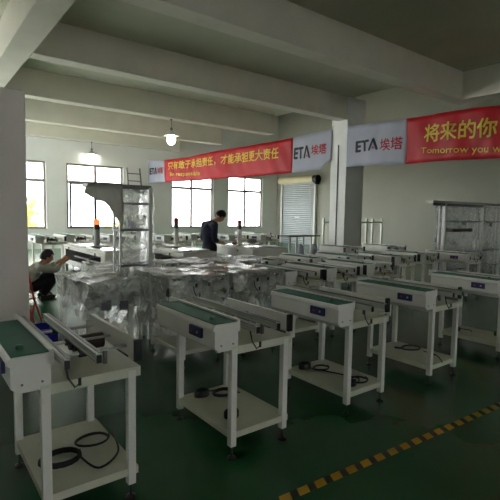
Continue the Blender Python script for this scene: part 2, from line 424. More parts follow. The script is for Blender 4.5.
for x, y, lb, w in [
    (2.06, 4.0, 'film-wrapped conveyor unit right behind the post of the tall wrapped rack', (1, .38)),
    (2.84, 4.0, 'film-wrapped conveyor unit in the second row, right next to the first bare one', (2, .34)),
    (3.60, 4.0, 'bare conveyor unit behind the middle front unit, beside the two film-wrapped units', None),
    (4.30, 3.98, 'bare conveyor unit in the second row, directly left of the pillar in the photo', None),
    (5.20, 4.05, 'bare conveyor unit in the second row, directly below the pillar in the photo', None),
    (6.74, 4.66, 'bare conveyor unit right of the pillar, behind the second unit from right', None),
    (7.66, 4.74, 'bare conveyor unit between pillar and wrapped rack on the right', None),
    (8.42, 4.28, 'bare conveyor unit with blue display in front of the wrapped rack on the right', None)]:
    LATE.append((place(x, y, lb, g2), None, w))
g3 = 'conveyor units in the third row'
for x, y, lb, w in [
    (2.62, 5.12, 'film-wrapped conveyor unit in the third row, next to the wrapped rack post', (3, .42)),
    (3.42, 5.06, 'film-wrapped conveyor unit in the third row, in front of the standing man', (4, .42)),
    (4.28, 5.14, 'bare conveyor unit in the third row, right of the film-wrapped ones', None),
    (5.12, 5.05, 'bare long conveyor unit in the third row, left of the pillar', None),
    (5.95, 5.0, 'bare conveyor unit in the third row, at the foot of the pillar', None),
    (8.9, 6.3, 'bare conveyor unit far behind, left of the wrapped rack on the right', None),
    (7.6, 6.5, 'bare conveyor unit far behind, between pillar and right wrapped rack', None)]:
    LATE.append((place(x, y, lb, g3, .6 if w else 1), None, w))
g4 = 'conveyor units along the back wall'
for x, y, lb in [
    (2.55, 12.2, 'far conveyor unit behind the crouching man, nearest the partition'),
    (3.35, 12.4, 'far conveyor unit behind the crouching man, below the wall between the two left windows'),
    (4.30, 11.8, 'far conveyor unit just right of the lit beacon, behind the glass-topped machine'),
    (5.75, 11.5, 'far conveyor unit just right of the wrapped rack post'),
    (6.85, 11.9, 'far conveyor unit behind the dark beacon, below the double window'),
    (7.75, 11.2, 'far conveyor unit directly behind the standing man'),
    (8.75, 10.9, 'far conveyor unit under the rightmost window, behind the third beacon'),
    (9.6, 12.3, 'far conveyor unit in front of the wall corner, rightmost of the far row')]:
    o = place(x, y, lb, g4); o.scale = (1.15, 1.5, 1.04); LATE.append((o, None, None))
for o, cb, w in LATE:
    if cb: cable(o, cb)
    if w: drape(-.02, .70, -.03, .98, .945, w[1], .03, w[0], 'plastic_wrap', M['film'], o)

# ------------------------------------------------------------------ glass-topped machines with beacons
def station(x, y, w, l, label, style):
    t = thing('inspection_machine', (x, y, 0), label, 'machine', 'long white machines with a beacon')
    zt = .9
    m = MB()
    if style == 'bay':
        # shell of plates so the bay is open on the -x side
        m.box(0, w, 0, l, .86, zt); m.box(0, w, 0, .03, .5, .86); m.box(0, w, l-.03, l, .5, .86)
        m.box(w-.03, w, .03, l-.03, .5, .86); m.box(0, w, .03, l-.03, .5, .53)
        m.box(0, .03, .03, .22, .53, .86); m.box(0, .03, l-.15, l-.03, .53, .86); m.box(0, .03, .22, l-.15, .53, .60); m.box(0, .03, .22, l-.15, .81, .86)
    else:
        m.box(0, w, 0, l, .72, zt)
    m.build('machine_body', M['white'], t, bevel=.008)
    if style == 'bay':
        m = MB(); m.box(.1, w-.08, .25, l-.2, .54, .58)
        m.tube([(.15, .3, .66), (.15, l-.3, .66)], .02, 8)
        for yy in (.5, 1.2): m.box(.12, .4, yy, yy+.1, .58, .70)
        m.build('inner_mechanism', M['darksteel'], t)
    for (a, b) in ((.02, .02), (w-.07, .02), (.02, l-.07), (w-.07, l-.07)):
        m = MB(); m.box(a, a+.05, b, b+.05, .06, .5 if style == 'bay' else .72); lg = m.build('leg', M['white'], t)
        m = MB(); m.lathe([(.035, 0), (.035, .012), (.01, .02), (.01, .06)], (a+.025, b+.025, 0), 10); m.build('levelling_foot', M['black'], lg)
    def ring(y0, y1):
        m = MB(); z0, z1 = zt, zt+.03
        m.box(.06, w-.06, y0, y0+.03, z0, z1); m.box(.06, w-.06, y1-.03, y1, z0, z1); m.box(.06, .09, y0+.03, y1-.03, z0, z1); m.box(w-.09, w-.06, y0+.03, y1-.03, z0, z1)
        f = m.build('cover_frame', M['alu'], t)
        m = MB(); m.box(.09, w-.09, y0+.03, y1-.03, zt, zt+.014); m.build('glass_cover', M['navy'], f)
    ring(.15, l*.48); ring(l*.54, l-.12)
    m = MB(); m.tube([(-.01, .5, .84), (.005, .5, .84)], .02, 10); m.tube([(-.01, l-.4, .84), (.005, l-.4, .84)], .02, 10); m.build('catch', M['black'], t)
    return t
A = station(2.64, 7.45, .60, 2.5, 'white machine with open bay and lit orange beacon being worked on by the crouching man', 'bay')
B_ = station(3.83, 6.92, .70, 2.2, 'white machine with open bay, left of the standing man and right of wrapped rack', 'bay')
C_ = station(5.42, 7.0, .95, 1.8, 'white table-like machine that the standing man leans over', 'table')
def beacon(x, y, h, label, lit, w=.046):
    t = thing('beacon_tower', (x, y, .93), label, 'signal light', 'beacon towers on the machines')
    m = MB(); m.lathe([(w*1.6, 0), (w*1.6, .015), (w, .02), (w, h*.62)], (0, 0, 0), 14); m.build('pole', M['white'], t)
    m = MB(); m.lathe([(w, h*.62), (w, h*.8)], (0, 0, 0), 14); m.build('lower_lens', M['beaconoff'], t)
    m = MB(); m.lathe([(w, h*.8), (w, h*.97), (w*.6, h)], (0, 0, 0), 14); m.build('top_lens', M['amber'] if lit else M['beaconred'], t, label='glowing orange lens' if lit else 'dark red lens')
beacon(2.90, 8.62, .52, 'beacon on a white pole with its orange lens glowing, on machine by the crouching man', True, .058)
beacon(4.32, 8.1, .57, 'unlit red-topped beacon on machine left of the standing man', False)
beacon(5.86, 8.05, .53, 'unlit red-topped beacon on machine right of the standing man', False)
m = MB(); m.ball((6.06, 7.85, 1.0), .1, 3, .35, 3, (1.1, 1, .6)); tag(m.build('cloth_bundle', M['graycloth'], smooth=True), 'rumpled grey cloth bundle on the machine right of the standing man', 'cloth')
m = MB(); m.ball((5.62, 7.9, .965), .06, 2, .5, 3, (1.2, 1, .45)); tag(m.build('parts_pouch', M['red']), 'small red pouch of parts before the standing man', 'pouch')

# ------------------------------------------------------------------ wrapped machine and wrapped racks
t = thing('wrapped_machine', (1.34, 4.45, 0), 'bulky machine shrouded in crumpled clear film, left of the tall wrapped rack', 'machine')
m = MB(); m.box(.08, .57, .08, 1.03, .62, .84); m.build('machine_body', M['white'], t, bevel=.01)
m = MB(); m.box(.08, .57, .08, 1.03, .16, .19); m.build('shelf', M['offwhite'], t)
for a, b in ((.08, .08), (.525, .08), (.08, .985), (.525, .985)):
    m = MB(); m.box(a, a+.045, b, b+.045, 0, .62); m.build('leg', M['white'], t)
m = MB(); m.tube([(.12, .06, .74), (.56, .06, .74)], .03, 10); m.box(.2, .3, .0, .08, .6, .7); m.box(.4, .48, .0, .08, .58, .68); m.build('roller', M['darksteel'], t)
drape(.03, .61, .0, 1.08, .88, .56, .045, 9, 'plastic_wrap', M['thickfilm'], t)
drape(.05, .59, .03, 1.05, .6, .1, .03, 19, 'plastic_skirt', M['thinfilm'], t, top=False)
t = thing('wrapped_machine', (2.08, 5.8, 0), 'low film-shrouded machine behind the tall wrapped rack, in front of the glass-topped machine', 'machine')
m = MB(); m.box(.02, .4, .02, .9, .5, .8); m.build('machine_body', M['white'], t, bevel=.01)
for a, b in ((.02, .02), (.36, .02), (.02, .86), (.36, .86)):
    m = MB(); m.box(a, a+.04, b, b+.04, 0, .5); m.build('leg', M['white'], t)
drape(-.03, .46, -.04, .96, .84, .15, .05, 14, 'plastic_wrap', M['thickfilm'], t)

def curtain(pts_top, pts_bot, nu, nv, amp, seed, name, mt, parent):
    """loose sheet between two edges"""
    m = MB(); off = Vector((seed*5.1, seed*2.3, seed))
    def ev(P, u):
        k = u*(len(P)-1); i = min(int(k), len(P)-2); return Vector(P[i]).lerp(Vector(P[i+1]), k-i)
    g = []
    for i in range(nu+1):
        row = []
        for j in range(nv+1):
            p = ev(pts_top, i/nu).lerp(ev(pts_bot, i/nu), j/nv)
            p = p + noise.noise_vector(p*5+off)*amp + noise.noise_vector(p*15+off)*amp*.5
            row.append(m.bm.verts.new(p))
        g.append(row)
    for i in range(nu):
        for j in range(nv):
            q = (g[i][j], g[i+1][j], g[i+1][j+1], g[i][j+1])
            m.bm.faces.new((q[0], q[1], q[2])); m.bm.faces.new((q[0], q[2], q[3]))
    return m.build(name, mt, parent)

# tall rack, post nearest at (2.41, 5.2)
t = thing('wrapped_rack', (2.03, 5.2, 0), 'tall grey metal rack wrapped in torn clear film, left of centre', 'rack')
W = .38; D = .2; H = 1.9
def bar(m, a, b, r=.017):
    a = Vector(a); b = Vector(b); d = (b-a)
    if abs(d.z) > .5*d.length: m.box(a.x-r, a.x+r, a.y-r, a.y+r, min(a.z, b.z), max(a.z, b.z))
    elif abs(d.x) > abs(d.y): m.box(min(a.x, b.x), max(a.x, b.x), a.y-r, a.y+r, a.z-r, a.z+r)
    else: m.box(a.x-r, a.x+r, min(a.y, b.y), max(a.y, b.y), a.z-r, a.z+r)
for (x, y, r) in ((W, 0, .024), (0, 0, .012), (W, D, .02), (0, D, .012)):
    m = MB(); bar(m, (x, y, .0), (x, y, H), r); m.build('post', M['steel'], t)
m = MB(); bar(m, (-.36, 0, H), (W, 0, H), .022); bar(m, (-.36, D, H), (W, D, H), .02); bar(m, (W, 0, H), (W, D, H), .02); bar(m, (-.36, 0, H), (-.36, D, H), .02); m.build('top_frame', M['darksteel'], t)
for z in (1.7, 1.38, .95, .6, .25):
    m = MB(); bar(m, (0, 0, z), (W, 0, z), .013); bar(m, (0, D, z), (W, D, z), .013); bar(m, (0, 0, z), (0, D, z), .013); bar(m, (W, 0, z), (W, D, z), .013)
    if z < 1: m.box(0, W, 0, D, z-.004, z+.004)
    m.build('shelf_frame', M['darksteel'], t)
drape(.02, W-.03, .03, D+.03, 1.86, .35, .03, 21, 'plastic_wrap', M['rackfilm'], t, .05)
curtain([(-.38, -.04, 1.9), (-.16, -.04, 1.92), (.02, -.04, 1.9)], [(-.43, -.06, 1.8), (-.2, -.06, 1.7), (.03, -.05, 1.40)], 16, 12, .03, 5, 'torn_sheet', M['milky'], t)
curtain([(-.36, -.03, 1.9), (-.18, -.02, 1.94), (0, -.03, 1.92)], [(-.33, D, 1.9), (-.2, D, 1.92), (.0, D, 1.9)], 14, 10, .03, 6, 'torn_sheet', M['milky'], t)
m = MB(); m.box(.14, .24, .1, .18, 1.4, 1.5); m.build('packing_bag', M['whitecloth'], t)
curtain([(W+.02, 0, 1.86), (W+.1, .1, 1.8)], [(W+.06, 0, 1.0), (W+.12, .1, .9)], 4, 20, .03, 8, 'torn_sheet', M['thinfilm'], t)

# right-hand rack
t = thing('wrapped_rack', (10.0, 5.62, 0), 'wide metal rack hung with clear film at the right edge of the photo', 'rack')
for x in (0, 1.85, 2.9):
    for y in (0, .12):
        m = MB(); bar(m, (x, y, 0), (x, y, 1.93), .035 if y == 0 else .015); m.build('post', M['steel'], t)
m = MB()
for y in (0, .12): m.box(-.55, 3.2, y-.03, y+.03, 1.92, 1.98)
m.box(-.55, -.5, 0, .12, 1.92, 1.98); m.box(3.15, 3.2, 0, .12, 1.92, 1.98); m.box(.5, .55, 0, .12, 1.92, 1.98); m.box(1.82, 1.88, 0, .12, 1.92, 1.98)
m.build('top_frame', M['steel'], t)
m = MB(); m.box(-.55, 1.8, -.03, -.02, 1.86, 1.92); m.build('top_board', M['darksteel'], t)
for z in (1.5, .75, .35):
    m = MB(); bar(m, (0, 0, z), (2.9, 0, z), .012); bar(m, (0, .12, z), (2.9, .12, z), .012)
    if z < 1: m.box(0, 2.9, 0, .12, z-.006, z+.006)
    m.build('shelf_frame', M['darksteel'], t)
m = MB(); m.box(.75, .95, -.04, -.03, 1.42, 1.48); m.build('green_sticker', M['lime'], t)
m = MB(); m.box(2.15, 2.3, -.04, -.03, 1.38, 1.46); m.build('green_sticker', M['lime'], t)
m = MB(); m.box(.35, 1.3, -.03, .1, 1.25, 1.33); m.build('wrapped_beam', M['brown'], t)
m = MB(); m.box(1.85, 2.15, -.05, .12, .78, .98); m.build('control_box', M['white'], t)
drape(-.05, 2.95, -.06, .17, 1.88, .1, .04, 31, 'plastic_wrap', M['thinfilm'], t, .09)

# ------------------------------------------------------------------ frame stands at the back
t = thing('frame_stand', (11.65, 11.0, 0), 'open steel frame stand behind the pillar, posts showing on both sides', 'frame')
for x in (0, .55, 1.3, 2.35, 2.72, 3.3):
    m = MB(); bar(m, (x, 0, 0), (x, 0, 1.5), .035); m.build('post', M['alu'], t)
m = MB(); m.box(0, 2.72, -.03, .03, 1.32, 1.38); m.box(2.72, 3.3, -.03, .03, 1.32, 1.38); m.box(0, 3.5, -.3, .3, .42, .47); m.box(0, 3.3, -.03, .03, .1, .15); m.build('cross_bar', M['alu'], t)
t = thing('steel_bench', (9.5, 10.6, 0), 'dark-topped steel bench frame in front of the roller shutter', 'bench')
m = MB(); m.box(.18, 1.6, 0, .5, .88, .92); m.build('bench_top', M['darksteel'], t)
for x in (.2, .5, .8, 1.15, 1.5):
    m = MB(); m.box(x, x+.05, 0, .05, 0, .88); m.build('leg', M['alu'], t)
for x, lb in ((9.9, 'pale sack leaning under the steel bench, left of the pair'), (10.5, 'pale sack leaning under the steel bench, right of the pair')):
    m = MB(); m.ball((x, 10.3, .34), .2, 3, .3, 2.5, (.7, .5, 1.65)); tag(m.build('packing_sack', M['whitecloth'], smooth=True), lb, 'sack', 'sacks by the steel bench')

# ladder on the back wall
t = thing('metal_ladder', (8.15, 19.75, 0), 'grey metal ladder leaning on the back wall above the wrapped rack', 'ladder')
for x in (0, .62):
    m = MB(); m.tube([(x*1.1, -.35, 0), (x, .28, 3.62)], .032, 8); m.build('side_rail', M['darksteel'], t)
for i in range(10):
    z = .3+i*.34; y = -.35+.63*z/3.62
    m = MB(); m.tube([(0, y, z), (.66, y, z)], .02, 8); m.build('rung', M['darksteel'], t)

# ------------------------------------------------------------------ lamps
def lamp(x, y, ztop, label):
    t = thing('hanging_lamp', (x, y, ztop), label, 'lamp', 'hanging workshop lamps')
    m = MB(); m.lathe([(.04, -.03), (.04, 0)], (0, 0, 0), 12); m.tube([(0, 0, -.02), (0, 0, -.28)], .012, 8); m.lathe([(.03, -.4), (.045, -.3), (.03, -.26)], (0, 0, 0), 12); m.build('stem', M['darksteel'], t)
    m = MB(); n0 = [(.05, -.36), (.09, -.42), (.24, -.52), (.25, -.535), (.235, -.53), (.08, -.435), (.04, -.38)]
    m.lathe(n0, (0, 0, 0), 24); m.build('lamp_shade', M['alu'], t, smooth=False)
    m = MB(); m.lathe([(.03, -.42), (.09, -.46), (.13, -.56), (.14, -.66), (.11, -.76), (.05, -.81), (.0, -.82)], (0, 0, 0), 16); m.build('bulb', M['bulb'], t, smooth=True)
    return t
lamp(6.52, 19.93, 4.58, 'lit hanging lamp with bright bulb above the second window from left')
lamp(6.93, 13.35, 4.6, 'lit hanging lamp with bright bulb above left end of the red banner')

# ------------------------------------------------------------------ banners
def interp(T, s):
    if s <= T[0][0]: return T[0][1]
    for (a, b), (c, d) in zip(T, T[1:]):
        if s <= c:
            return b+(d-b)*(s-a)/(c-a)
    return T[-1][1]
def glyphs(txt, bold=0.):
    cu = bpy.data.curves.new('t', 'FONT'); cu.body = txt; cu.size = 1; cu.offset = bold; cu.resolution_u = 3
    o = bpy.data.objects.new('t', cu); COL.objects.link(o)
    dg = bpy.context.evaluated_depsgraph_get(); dg.update()
    me = bpy.data.meshes.new_from_object(o.evaluated_get(dg))
    bpy.data.objects.remove(o); bpy.data.curves.remove(cu)
    return me
def put_text(txt, name, F, s0, s1, z0a, z1a, z0b, z1b, mt, parent, bold=0., off=.016, label=None):
    """fit text into the patch s0..s1; bottom/top heights at both ends"""
    me = glyphs(txt, 0)
    xs = [v.co.x for v in me.vertices]; ys = [v.co.y for v in me.vertices]
    x0, x1, y0, y1 = min(xs), max(xs), min(ys), max(ys)
    for v in me.vertices:
        u = (v.co.x-x0)/(x1-x0); w = (v.co.y-y0)/(y1-y0)
        s = s0+(s1-s0)*u; zb = z0a+(z0b-z0a)*u; zt = z1a+(z1b-z1a)*u
        v.co = F(s, zb+(zt-zb)*w, off)
    if bold:
        bm = bmesh.new()
        for i, (a, b) in enumerate(((0, 0), (1, 0), (-1, 0), (0, 1), (0, -1))):
            n0 = len(bm.verts); bm.from_mesh(me); bm.verts.ensure_lookup_table()
            sh = (F(s0+(.001 if s1 > s0 else -.001), z0a, 0)-F(s0, z0a, 0)).normalized()*a*bold*(z1a-z0a)+Vector((0, 0, b*bold*(z1a-z0a)))
            nn = (F(s0, z0a, 1)-F(s0, z0a, 0)).normalized()*i*.0006
            for v in bm.verts[n0:]: v.co += sh+nn
        bm.to_mesh(me); bm.free()
    me.materials.append(mt); o = bpy.data.objects.new(name, me); COL.objects.link(o); o.parent = parent
    if label: o['label'] = label
    return o
def cloth_strip(name, F, s0, s1, top, bot, nu, mt, parent=None, left_wavy=0.):
    m = MB(); g = []; nv = 10
    for i in range(nu+1):
        row = []
        for j in range(nv+1):
            s = s0+(s1-s0)*i/nu
            if left_wavy: s += left_wavy*(1-i/nu)*math.sin(j*.9)
            zt, zb = interp(top, s), interp(bot, s)
            row.append(m.bm.verts.new(F(s, zt+(zb-zt)*j/nv, 0)))
        g.append(row)
    for i in range(nu):
        for j in range(nv): m.bm.faces.new((g[i][j], g[i+1][j], g[i+1][j+1], g[i][j+1]))
    o = m.build(name, mt, parent, smooth=True)
    sd = o.modifiers.new('thick', 'SOLIDIFY'); sd.thickness = .004; sd.offset = 0
    return o
# banner 1: from the back wall to the pillar
Ax, Ay, Bx, By = 9.17, 19.95, 11.09, 10.2
Lb = math.hypot(Bx-Ax, By-Ay); dx, dy = (Bx-Ax)/Lb, (By-Ay)/Lb
def wob(s, z): return .035*math.sin(s*2.3+z*1.1)+.02*math.sin(s*5.7-z*3)+.012*math.sin(s*11+z*6)
def F1(s, z, off):
    k = s*Lb; w = wob(k, z)*min(1, 6*min(s, 1-s)+.1)
    return Vector((Ax+dx*k+dy*(off+w), Ay+dy*k-dx*(off+w), z))
top1 = [(0, 4.053), (.121, 3.945), (.285, 3.985), (.4, 4.06), (.527, 4.13), (.688, 4.17), (.838, 4.261), (1, 4.375)]
bot1 = [(0, 2.953), (.121, 2.97), (.337, 2.96), (.537, 2.998), (.691, 3.012), (.842, 3.053), (.955, 3.09), (1, 3.4)]
t1 = thing('hanging_banner', (0, 0, 0), 'long red Chinese banner with white logo ends, strung from back wall to pillar', 'banner', 'red slogan banners')
cloth_strip('red_cloth', F1, .125, .839, top1, bot1, 70, M['redcloth'], t1)
cloth_strip('white_end', F1, 0, .125, top1, bot1, 14, M['whitecloth'], t1)
cloth_strip('white_end', F1, .839, 1, top1, bot1, 18, M['whitecloth'], t1)
put_text('只有敢于承担责任，才能承担更大责任', 'slogan', F1, .153, .782, 3.49, 3.83, 3.58, 3.99, M['gold'], t1, .02)
put_text('Be responsible', 'subtitle', F1, .168, .36, 3.17, 3.38, 3.13, 3.36, M['gold'], t1, .02)
def logo(F, a0, a1, zb0, zt0, zb1, zt1, c0, c1, zc0, zd0, zc1, zd1, t):
    put_text('ETΛ', 'logo_letters', F, a0, a1, zb0, zt0, zb1, zt1, M['ink'], t, .05)
    put_text('埃塔', 'logo_characters', F, c0, c1, zc0, zd0, zc1, zd1, M['crimson'], t, .02)
    mm = MB(); sc = a0+(a1-a0)*.83; rz = (zt1-zb1)
    ds = abs(a1-a0)*.045; zz = zb1+rz*.1
    q = [F(sc-ds, zz, .018), F(sc+ds, zz, .018), F(sc, zz+rz*.24, .018), F(sc-ds, zz, .024), F(sc+ds, zz, .024), F(sc, zz+rz*.24, .024)]
    v = [mm.bm.verts.new(p) for p in q]
    for f in ((0, 1, 2), (3, 5, 4), (0, 3, 4, 1), (1, 4, 5, 2), (2, 5, 3, 0)): mm.bm.faces.new([v[i] for i in f])
    mm.build('logo_dot', M['crimson'], t)
logo(F1, .847, .915, 3.53, 3.92, 3.53, 3.93, .921, .98, 3.6, 3.93, 3.62, 3.95, t1)
logo(F1, .014, .064, 3.37, 3.66, 3.36, 3.66, .07, .116, 3.37, 3.65, 3.37, 3.65, t1)
# banner 2: from the pillar towards the right edge; s runs with -y
Y0, Y1 = 9.5, 4.3
def F2(s, z, off):
    y = s
    w = wob(y*1.3+2, z)*.9*min(1, 2*abs(9.45-y)+.1)
    return Vector((10.97-off-w, y, z))
top2 = [(3.9, 4.2), (4.97, 4.2), (5.64, 4.233), (6.41, 4.253), (7.46, 4.263), (8.6, 4.323), (9.5, 4.37)]
bot2 = [(3.9, 2.98), (4.9, 2.986), (6.35, 3.036), (7.4, 3.04), (8.55, 3.084), (9.5, 3.11)]
t2 = thing('hanging_banner', (0, 0, 0), 'red banner with yellow Chinese and English words starting at the pillar and leaving at right', 'banner', 'red slogan banners')
cloth_strip('white_end', F2, 7.38, 9.46, top2, bot2, 26, M['whitecloth'], t2)
cloth_strip('red_cloth', F2, 4.2, 7.38, top2, bot2, 40, M['redcloth'], t2)
put_text('将来的你', 'slogan', F2, 6.84, 5.0, 3.57, 4.02, 3.49, 3.94, M['gold'], t2, .022)
put_text('Tomorrow you w', 'subtitle', F2, 6.9, 4.86, 3.235, 3.43, 3.06, 3.3, M['gold'], t2, .01)
logo(F2, 9.13, 8.3, 3.53, 3.865, 3.535, 3.855, 8.22, 7.49, 3.47, 3.81, 3.46, 3.8, t2)
# cords
m = MB(); m.tube([(10.97, 9.46, 4.3), (11.13, 9.6, 4.4)], .006, 5); m.build('hanging_cord', M['black'], t2)
m = MB(); m.tube([(11.05, 10.2, 4.37), (11.13, 10.2, 4.5)], .006, 5); m.build('hanging_cord', M['black'], t1)
m = MB(); m.tube([(10.97, 4.2, 4.18), (11.05, 3.0, 4.3), (11.45, 2.0, 4.62)], .006, 5); m.build('hanging_cord', M['black'], t2)

# ------------------------------------------------------------------ floor tape
m = MB(); x = 1.6; i = 0; yA = 1.72; sl = -.055
while x < 7.5:
    w = .078 if i % 2 == 0 else .055
    def py(xx): return yA+sl*(xx-2.9)
    m.mi = 0 if i % 2 == 0 else 1
    m.prism([(x, py(x)-.03), (x+w, py(x+w)-.03), (x+w+.03, py(x+w)+.03), (x+.03, py(x)+.03)], 'z', 0.0005, .002)
    x += w; i += 1
tag(m.build('hazard_tape', [M['tapey'], M['tapek']]), 'yellow and black hazard tape stuck on the green floor at lower right', 'tape')

# ------------------------------------------------------------------ crate and red chair by the partition
t = thing('plastic_crate', (1.3, 6.0, 0), 'small blue plastic crate on the floor behind the leftmost conveyor unit', 'crate')
m = MB(); m.box(-.16, .16, -.2, .2, 0, .01)
for a in ((-.16, .16, -.2, -.19), (-.16, .16, .19, .2), (-.16, -.15, -.19, .19), (.15, .16, -.19, .19)): m.box(*a, .01, .14)
m.box(-.17, .17, -.21, -.19, .125, .145); m.box(-.17, .17, .19, .21, .125, .145)
m.build('crate_body', M['bluecrate'], t)
m = MB(); m.box(-.12, .1, -.15, .1, .012, .07); m.build('liner', M['blue'], t)
t = thing('folding_chair', (1.05, 6.45, 0), 'red tubular folding chair half hidden behind the grey partition', 'chair', rz=.1)
for y in (-.2, .2):
    m = MB(); m.tube([(.36, y, .0), (.22, y, .45), (.14, y, .88)], .013, 8); m.build('back_leg', M['redmetal'], t)
    m = MB(); m.tube([(.12, y*.9, .0), (.25, y*.9, .42)], .013, 8); m.build('leg', M['redmetal'], t)
m = MB(); m.box(-.12, .26, -.18, .18, .44, .465); m.build('seat', M['redmetal'], t, bevel=.01)
m = MB(); m.box(.13, .16, -.2, .2, .68, .86); m.build('backrest', M['redmetal'], t, bevel=.01)

# ------------------------------------------------------------------ people
def skin_mesh(chains, voxel=.009, smooth=4):
    """chains: lists of (pos, radius); tapered limbs fused into one continuous surface"""
    m = MB()
    for ch in chains:
        for (a, ra), (b, rb) in zip(ch, ch[1:]):
            a, b = Vector(a), Vector(b); n = max(2, int((b-a).length/.02))
            m.tube([a.lerp(b, k/n) for k in range(n+1)], 1, 14, rs=[ra+(rb-ra)*k/n for k in range(n+1)])
        for p, q in ch: m.ball(tuple(p), q, 3)
    bmesh.ops.recalc_face_normals(m.bm, faces=m.bm.faces)
    me = bpy.data.meshes.new('s'); m.bm.to_mesh(me); m.bm.free()
    o = bpy.data.objects.new('s', me); COL.objects.link(o)
    rm = o.modifiers.new('fuse', 'REMESH'); rm.mode = 'VOXEL'; rm.voxel_size = voxel
    if smooth:
        sm = o.modifiers.new('soft', 'SMOOTH'); sm.factor = .5; sm.iterations = smooth
    dg = bpy.context.evaluated_depsgraph_get(); dg.update()
    out = bpy.data.meshes.new_from_object(o.evaluated_get(dg))
    bpy.data.objects.remove(o)
    return out
def mesh_obj(me, name, mt, parent):
    me.name = name; me.materials.clear(); me.materials.append(mt)
    for p in me.polygons: p.use_smooth = True
    o = bpy.data.objects.new(name, me); COL.objects.link(o); o.parent = parent
    return o
def head_bm(bm, c, fwd, up, s=.118):
    """head with face; fwd/up unit vectors"""
    fwd = Vector(fwd).normalized(); up = Vector(up); up = (up-fwd*up.dot(fwd)).normalized(); rt = fwd.cross(up)
    def W(x, y, z): return Vector(c)+rt*x*s+fwd*y*s+up*z*s
    g = bmesh.ops.create_icosphere(bm, subdivisions=4, radius=1)
    for v in g['verts']:
        x, y, z = v.co
        x *= .66; y *= .8
        if z < 0: k = 1+.28*z; x *= k; y = y*(1+.12*z)+.06*(-z)
        # nose, brow, eye sockets, lips, chin
        if v.co.y > .5:
            y += .2*math.exp(-((x/.1)**2+((z+.12)/.16)**2)) + .05*math.exp(-((x/.35)**2+((z-.2)/.1)**2))
            y += .05*math.exp(-((x/.2)**2+((z+.48)/.06)**2)) + .06*math.exp(-((x/.2)**2+((z+.85)/.14)**2))
            y -= .07*math.exp(-(((abs(x)-.26)/.12)**2+((z-.04)/.09)**2))
        v.co = W(x, y, z)
    for sg in (-1, 1):
        g = bmesh.ops.create_icosphere(bm, subdivisions=2, radius=1)
        for v in g['verts']:
            x, y, z = v.co; v.co = W(sg*.68+x*.07, -.05+y*.14, -.05+z*.24)
    return W
def face_detail(W, parent, s=.118):
    for sg in (-1, 1):
        m = MB(); m.ball(tuple(W(sg*.26, .70, .04)), s*.09, 2); m.build('eye', M['black'], parent, smooth=True)
def hair_obj(c, fwd, up, parent, s=.118):
    fwd = Vector(fwd).normalized(); up = Vector(up); up = (up-fwd*up.dot(fwd)).normalized(); rt = fwd.cross(up)
    m = MB(); g = bmesh.ops.create_icosphere(m.bm, subdivisions=4, radius=1)
    dead = []
    for v in g['verts']:
        x, y, z = v.co
        if (y > .35 and z < .42) or z < -.42 or (y > -.1 and z < .0): dead.append(v); continue
        k = 1.12+.08*noise.noise(v.co*5)
        v.co = Vector(c)+(rt*x*.68+fwd*(y*.82-.02)+up*(z*1.02+.02))*s*k
    bmesh.ops.delete(m.bm, geom=dead, context='VERTS')
    o = m.build('hair', M['hair'], parent, smooth=True)
    sd = o.modifiers.new('thick', 'SOLIDIFY'); sd.thickness = .015; sd.offset = 1
    return o
def hand_chains(w, p, d, side, curl):
    """w wrist, p palm end, d finger dir, side lateral dir"""
    w, p, d, side, curl = map(Vector, (w, p, d, side, curl)); out = [[(tuple(w), .026), (tuple(w.lerp(p, .5)), .034), (tuple(p), .036)]]
    fingers = []
    for k, L in ((-1.5, .062), (-.5, .074), (.5, .07), (1.5, .055)):
        a = p+side*k*.019-d*.015; b = a+d*L*.5+curl*.008; c = b+(d+curl*.7).normalized()*L*.38; e = c+(d*.4+curl).normalized()*L*.3
        fingers.append([(tuple(a), .01), (tuple(b), .0095), (tuple(c), .0085), (tuple(e), .007)])
    a = w.lerp(p, .35)-side*.025; b = a+(d*.6-side).normalized()*.035; c = b+(d-side*.2+curl*.4).normalized()*.032
    fingers.append([(tuple(a), .012), (tuple(b), .0105), (tuple(c), .008)])
    return out, fingers
